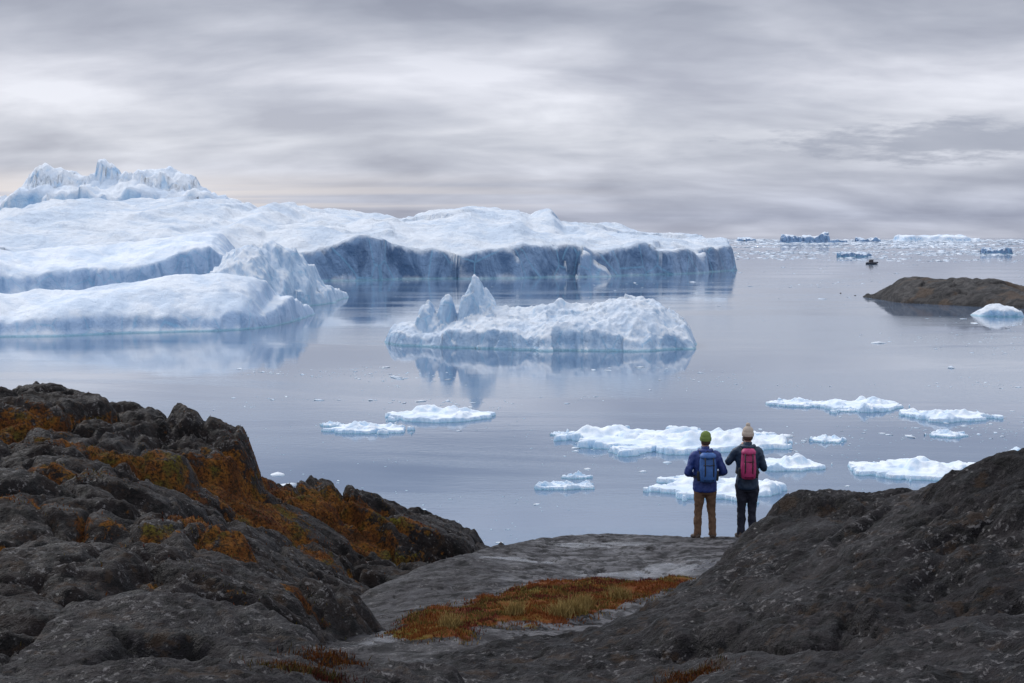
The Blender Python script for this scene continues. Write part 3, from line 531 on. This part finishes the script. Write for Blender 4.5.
def person(name,loc,height,yaw,mats,armL,armR,leg,hat_pom=False,slim=1.0,pack=1.0,item=None,headyaw=0.0):
    M_j,M_t,M_h,M_s,M_b,M_p,M_p2,M_hair=mats
    root=bpy.data.objects.new(name,None); scene.collection.objects.link(root); root.location=loc; root.rotation_euler=(0,0,yaw); s=height/1.80; root.scale=(s,s,s)
    k=slim
    tor=rings([tuple(q) for q in spline([(.80,0,0,.175*k,.125),(.83,0,0,.196*k,.14),(.93,0,0,.20*k,.142),(1.04,0,0,.185*k,.132),(1.18,0,.0,.198*k,.135),(1.32,0,-.005,.212*k,.132),(1.41,0,-.01,.19*k,.115),(1.46,0,-.01,.13*k,.092),(1.50,0,0,.075,.075),(1.56,0,.008,.070,.072)],4)])
    arms=[]
    for sg,a in((-1,armL),(1,armR)):
        el,wr=a; sh=(sg*.185*k,-.005,1.405)
        mid=[(sh[i]*.5+el[i]*.5) for i in range(3)]; m2=[(wr[i]*.5+el[i]*.5) for i in range(3)]
        arms.append(limb([(sg*.12*k,0,1.40,.075),(*sh,.074),(*mid,.064),(*el,.058),(*m2,.050),(*wr,.043)],5))
    part('jacket',[tor]+arms,M_j,root,0.012,0.030)
    legs=[rings([tuple(q) for q in spline([(.76,0,0,.13,.11),(.84,0,0,.172*k,.125),(.92,0,0,.172*k,.12),(.99,0,0,.16*k,.11)],3)])]
    for sg in(-1,1):
        kx,ky=leg[0 if sg<0 else 1]
        legs.append(limb([(sg*.085,0,.90,.098),(sg*.09,0,.80,.098),(sg*(.095+kx*.4),ky*.6,.66,.085),(sg*(.10+kx*.7),ky,.50,.070),(sg*(.105+kx),ky*.4,.32,.066),(sg*(.11+kx),-.01,.15,.062),(sg*(.11+kx),-.005,.075,.070)],5))
    part('trousers',legs,M_t,root,0.012,0.034)
    for sg in(-1,1):
        kx,ky=leg[0 if sg<0 else 1]; x=sg*(.11+kx); tw=sg*.03
        upv=rings([(.06,x,-.01,.052,.062),(.13,x,-.012,.050,.058),(.17,x,-.01,.052,.058)],16)
        ft=tube([(x-tw*.3,-.085,.05),(x,-.06,.055),(x,0,.058),(x+tw,.08,.05),(x+tw*1.4,.15,.038),(x+tw*1.6,.19,.03)],[(.036,.040),(.042,.048),(.046,.052),(.050,.044),(.048,.034),(.03,.022)],16)
        part('boot_left' if sg<0 else 'boot_right',[upv,ft],M_b,root,0.008,0,3)
        sole=tube([(x-tw*.3,-.095,.012),(x,-.05,.012),(x,0,.012),(x+tw,.08,.012),(x+tw*1.4,.15,.012),(x+tw*1.6,.195,.014)],[(.034,.014),(.042,.014),(.042,.014),(.052,.014),(.05,.014),(.03,.012)],12)
        part('sole_left' if sg<0 else 'sole_right',[sole],M_p2,root,None)
    hd=bpy.data.objects.new('head_pivot',None); scene.collection.objects.link(hd); hd.parent=root; hd.location=(0,0,1.55); hd.rotation_euler=(0,0,headyaw)
    face=rings([tuple(q) for q in spline([(-.05,0,-.005,.052,.055),(.0,0,.012,.055,.07),(.03,0,.02,.062,.085),(.07,0,.012,.070,.092),(.12,0,.0,.077,.098),(.17,0,-.005,.078,.098),(.21,0,-.01,.062,.08),(.235,0,-.01,.03,.04)],4)])
    nose=tube([(0,.09,.14),(0,.108,.11),(0,.118,.095),(0,.10,.085)],[.009,.012,.016,.010],8)
    ears=[tube([(sg*.072,-.01,.09),(sg*.086,-.015,.11),(sg*.088,-.02,.13),(sg*.074,-.01,.145)],[(.010,.008)]*4,8) for sg in(-1,1)]
    lips=tube([(-.025,.092,.055),(0,.102,.056),(.025,.092,.055)],[.006,.009,.006],8)
    brow=tube([(-.05,.083,.142),(0,.096,.14),(.05,.083,.142)],[.008,.009,.008],8)
    part('head',[face,nose,lips,brow]+ears,M_s,hd,0.006,0,2)
    for sg in(-1,1):
        part('eye_left' if sg<0 else 'eye_right',[tube([(sg*.030,.080,.123),(sg*.030,.090,.123),(sg*.030,.0945,.123)],[.012,.010,.004],10)],M_p2,hd,None)
    part('hair',[rings([(.035,0,-.03,.062,.062),(.06,0,-.03,.078,.078),(.13,0,-.03,.083,.085),(.16,0,-.02,.083,.090)],20)],M_hair,hd,0.008,0.008,2)
    hat=[rings([tuple(q) for q in spline([(.095,0,-.012,.082,.098),(.125,0,-.010,.093,.108),(.155,0,-.010,.093,.108),(.165,0,-.012,.087,.102),(.20,0,-.015,.082,.094),(.235,0,-.018,.062,.070),(.258,0,-.02,.03,.034),(.262,0,-.02,.01,.01)],4)],24)]
    hat.append(rings([tuple(q) for q in spline([(.092,0,-.012,.086,.102),(.10,0,-.012,.094,.110),(.145,0,-.010,.096,.112),(.155,0,-.010,.088,.104)],3)],24))
    if hat_pom: hat.append(rings([tuple(q) for q in spline([(.25,0,-.02,.012,.012),(.262,0,-.02,.032,.032),(.28,0,-.02,.036,.036),(.30,0,-.02,.028,.028),(.312,0,-.02,.01,.01)],3)],16))
    part('knit_hat',hat,M_h,hd,0.007,0.008,2)
    part('jacket_hood',[limb([(-.10,.03,1.49,.03),(-.085,-.05,1.485,.038),(0,-.095,1.475,.045),(.085,-.05,1.485,.038),(.10,.03,1.49,.03)],4,12)],M_j,root,0.01,0.012)
    for sg,a in((-1,armL),(1,armR)):
        el,wr=Vector(a[0]),Vector(a[1]); d=(wr-el).normalized()
        hand('hand_left' if sg<0 else 'hand_right',root,wr+d*.01,d,(-sg*.9,.2,-.3),sg,M_s)
    p=pack
    body=rings([tuple(q) for q in spline([(1.00,0,-.20,.10*p,.05),(1.01,0,-.205,.135*p,.080),(1.10,0,-.21,.15*p,.098),(1.22,0,-.21,.152*p,.098),(1.34,0,-.20,.142*p,.088),(1.42,0,-.195,.125*p,.070),(1.455,0,-.19,.09*p,.04)],4)],32,3.2)
    part('backpack',[body],M_p,root,0.010,0.012)
    lid=rings([tuple(q) for q in spline([(1.385,0,-.215,.115*p,.07),(1.40,0,-.215,.142*p,.095),(1.44,0,-.21,.140*p,.092),(1.475,0,-.205,.10*p,.06)],3)],28,3.0)
    part('backpack_lid',[lid],M_p,root,0.009,0.008)
    pk=rings([tuple(q) for q in spline([(1.04,0,-.30,.07*p,.02),(1.05,0,-.30,.10*p,.034),(1.15,0,-.305,.106*p,.040),(1.25,0,-.30,.10*p,.034),(1.27,0,-.295,.07*p,.02)],3)],24,3.5)
    part('backpack_pocket',[pk],M_p,root,0.008,0.006)
    st=[]
    for sg in(-1,1):
        st.append(tube([(sg*.085,-.14,1.40),(sg*.095,-.06,1.475),(sg*.105,.03,1.475),(sg*.115,.12,1.39),(sg*.125,.145,1.25),(sg*.15,.10,1.12),(sg*.17,-.02,1.06),(sg*.13,-.14,1.05)],[(.024,.010)]*8,8))
        st.append(tube([(sg*.075*p,-.318,1.41),(sg*.075*p,-.345,1.30),(sg*.075*p,-.35,1.15),(sg*.075*p,-.31,1.03)],[(.010,.005)]*4,6))
        st.append(limb([(sg*.155*p,-.21,1.02,.03),(sg*.165*p,-.21,1.10,.032),(sg*.16*p,-.21,1.17,.028)],3,10))
    st.append(tube([(-.10*p,-.315,1.285),(0,-.345,1.285),(.10*p,-.315,1.285)],[(.008,.008)]*3,6))
    st.append(tube([(-.03,-.17,1.47),(0,-.19,1.51),(.03,-.17,1.47)],[.007]*3,6))
    part('backpack_straps',st,M_p2,root,None)
    if item:
        q=item; bodyc=rings([(q[2]-.035,q[0],q[1],.055,.022),(q[2]-.03,q[0],q[1],.065,.03),(q[2]+.03,q[0],q[1],.065,.03),(q[2]+.045,q[0],q[1],.03,.022)],20,4)
        lens=tube([(q[0],q[1]+.02,q[2]),(q[0],q[1]+.09,q[2])],[.032,.034],16)
        part('camera_in_hands',[bodyc,lens],M_p2,root,None)
    return root
m_blk=simple('black_webbing',(0.015,0.015,0.018),0.7)
m_skin=simple('skin',(0.55,0.33,0.24),0.5,nscale=60,namp=.08,bump=.1)
m_hair=simple('brown_hair',(0.06,0.035,0.02),0.7)
m_boot=simple('boot_leather',(0.05,0.032,0.022),0.7)
def place(px):
    q=W(px,538,23); x=q[0]; return (x,23.0,float(zat(np.array([x]),np.array([23.0]))[0])-0.005)
person('hiker_in_blue_jacket',place(704.5),1.79,math.radians(4),
  (simple('blue_shell_fabric',(0.018,0.042,0.19),0.55),simple('brown_trouser_fabric',(0.13,0.072,0.042),0.85),simple('green_wool',(0.16,0.22,0.055),0.95,nscale=80),m_skin,m_boot,simple('blue_pack_fabric',(0.04,0.12,0.34),0.6,nscale=14,namp=.45),m_blk,m_hair),
  ((-.30,-.045,1.13),(-.16,.17,1.05)),((.30,-.045,1.13),(.16,.17,1.05)),((.01,.0),(.02,.02)),slim=1.0,pack=0.92)
person('hiker_in_dark_jacket',place(746.5),1.86,math.radians(-5),
  (simple('dark_navy_shell_fabric',(0.010,0.028,0.062),0.55),simple('black_trouser_fabric',(0.007,0.009,0.022),0.8),simple('cream_wool',(0.48,0.40,0.33),0.95,nscale=80),m_skin,m_boot,simple('pink_pack_fabric',(0.40,0.03,0.13),0.6,nscale=14,namp=.5),m_blk,m_hair),
  ((-.30,.03,1.22),(-.10,.22,1.44)),((.26,.0,1.14),(.10,.24,1.40)),((-.02,.0),(-.022,.02)),slim=0.9,pack=0.78,hat_pom=True,item=(0,.27,1.56),headyaw=math.radians(6))
# ---------------------------------------------------------------- boat
q=WZ(872,264); boat=bpy.data.objects.new('fishing_boat',None); scene.collection.objects.link(boat); boat.location=(q[0],q[1],0); boat.rotation_euler=(0,0,math.radians(12))
m_hull=simple('boat_hull_paint',(0.03,0.035,0.05),0.5); m_cab=simple('boat_cabin_paint',(0.10,0.08,0.08),0.5); m_win=simple('boat_window',(0.02,0.02,0.03),0.2)
hl=tube([(-7,0,.9),(-5,0,.8),(0,0,.8),(4,0,.95),(6.3,0,1.5),(7.6,0,2.0)],[(1.5,1.1),(2.0,1.3),(2.1,1.4),(1.7,1.4),(.8,1.0),(.08,.3)],16); part('hull',[hl],m_hull,boat,None)
def box(x0,x1,y0,y1,z0,z1): return [(x0,y0,z0),(x1,y0,z0),(x1,y1,z0),(x0,y1,z0),(x0+.15,y0+.1,z1),(x1-.3,y0+.1,z1),(x1-.3,y1-.1,z1),(x0+.15,y1-.1,z1)],[(0,1,5,4),(1,2,6,5),(2,3,7,6),(3,0,4,7),(4,5,6,7),(3,2,1,0)]
part('wheelhouse',[box(-3.5,1.2,-1.3,1.3,1.8,5.0)],m_cab,boat,None); part('windows',[box(-3,1.1,-1.36,1.36,3.5,4.3)],m_win,boat,None)
part('mast',[tube([(-1.5,0,5),(-1.5,0,8.5)],[.12,.06],8),tube([(-1.5,-1,7),(-1.5,1,7)],[.06,.06],6),tube([(3.5,0,2),(3.5,0,4.8)],[.08,.05],6)],m_hull,boat,None)
print('terrain verts',X.size)
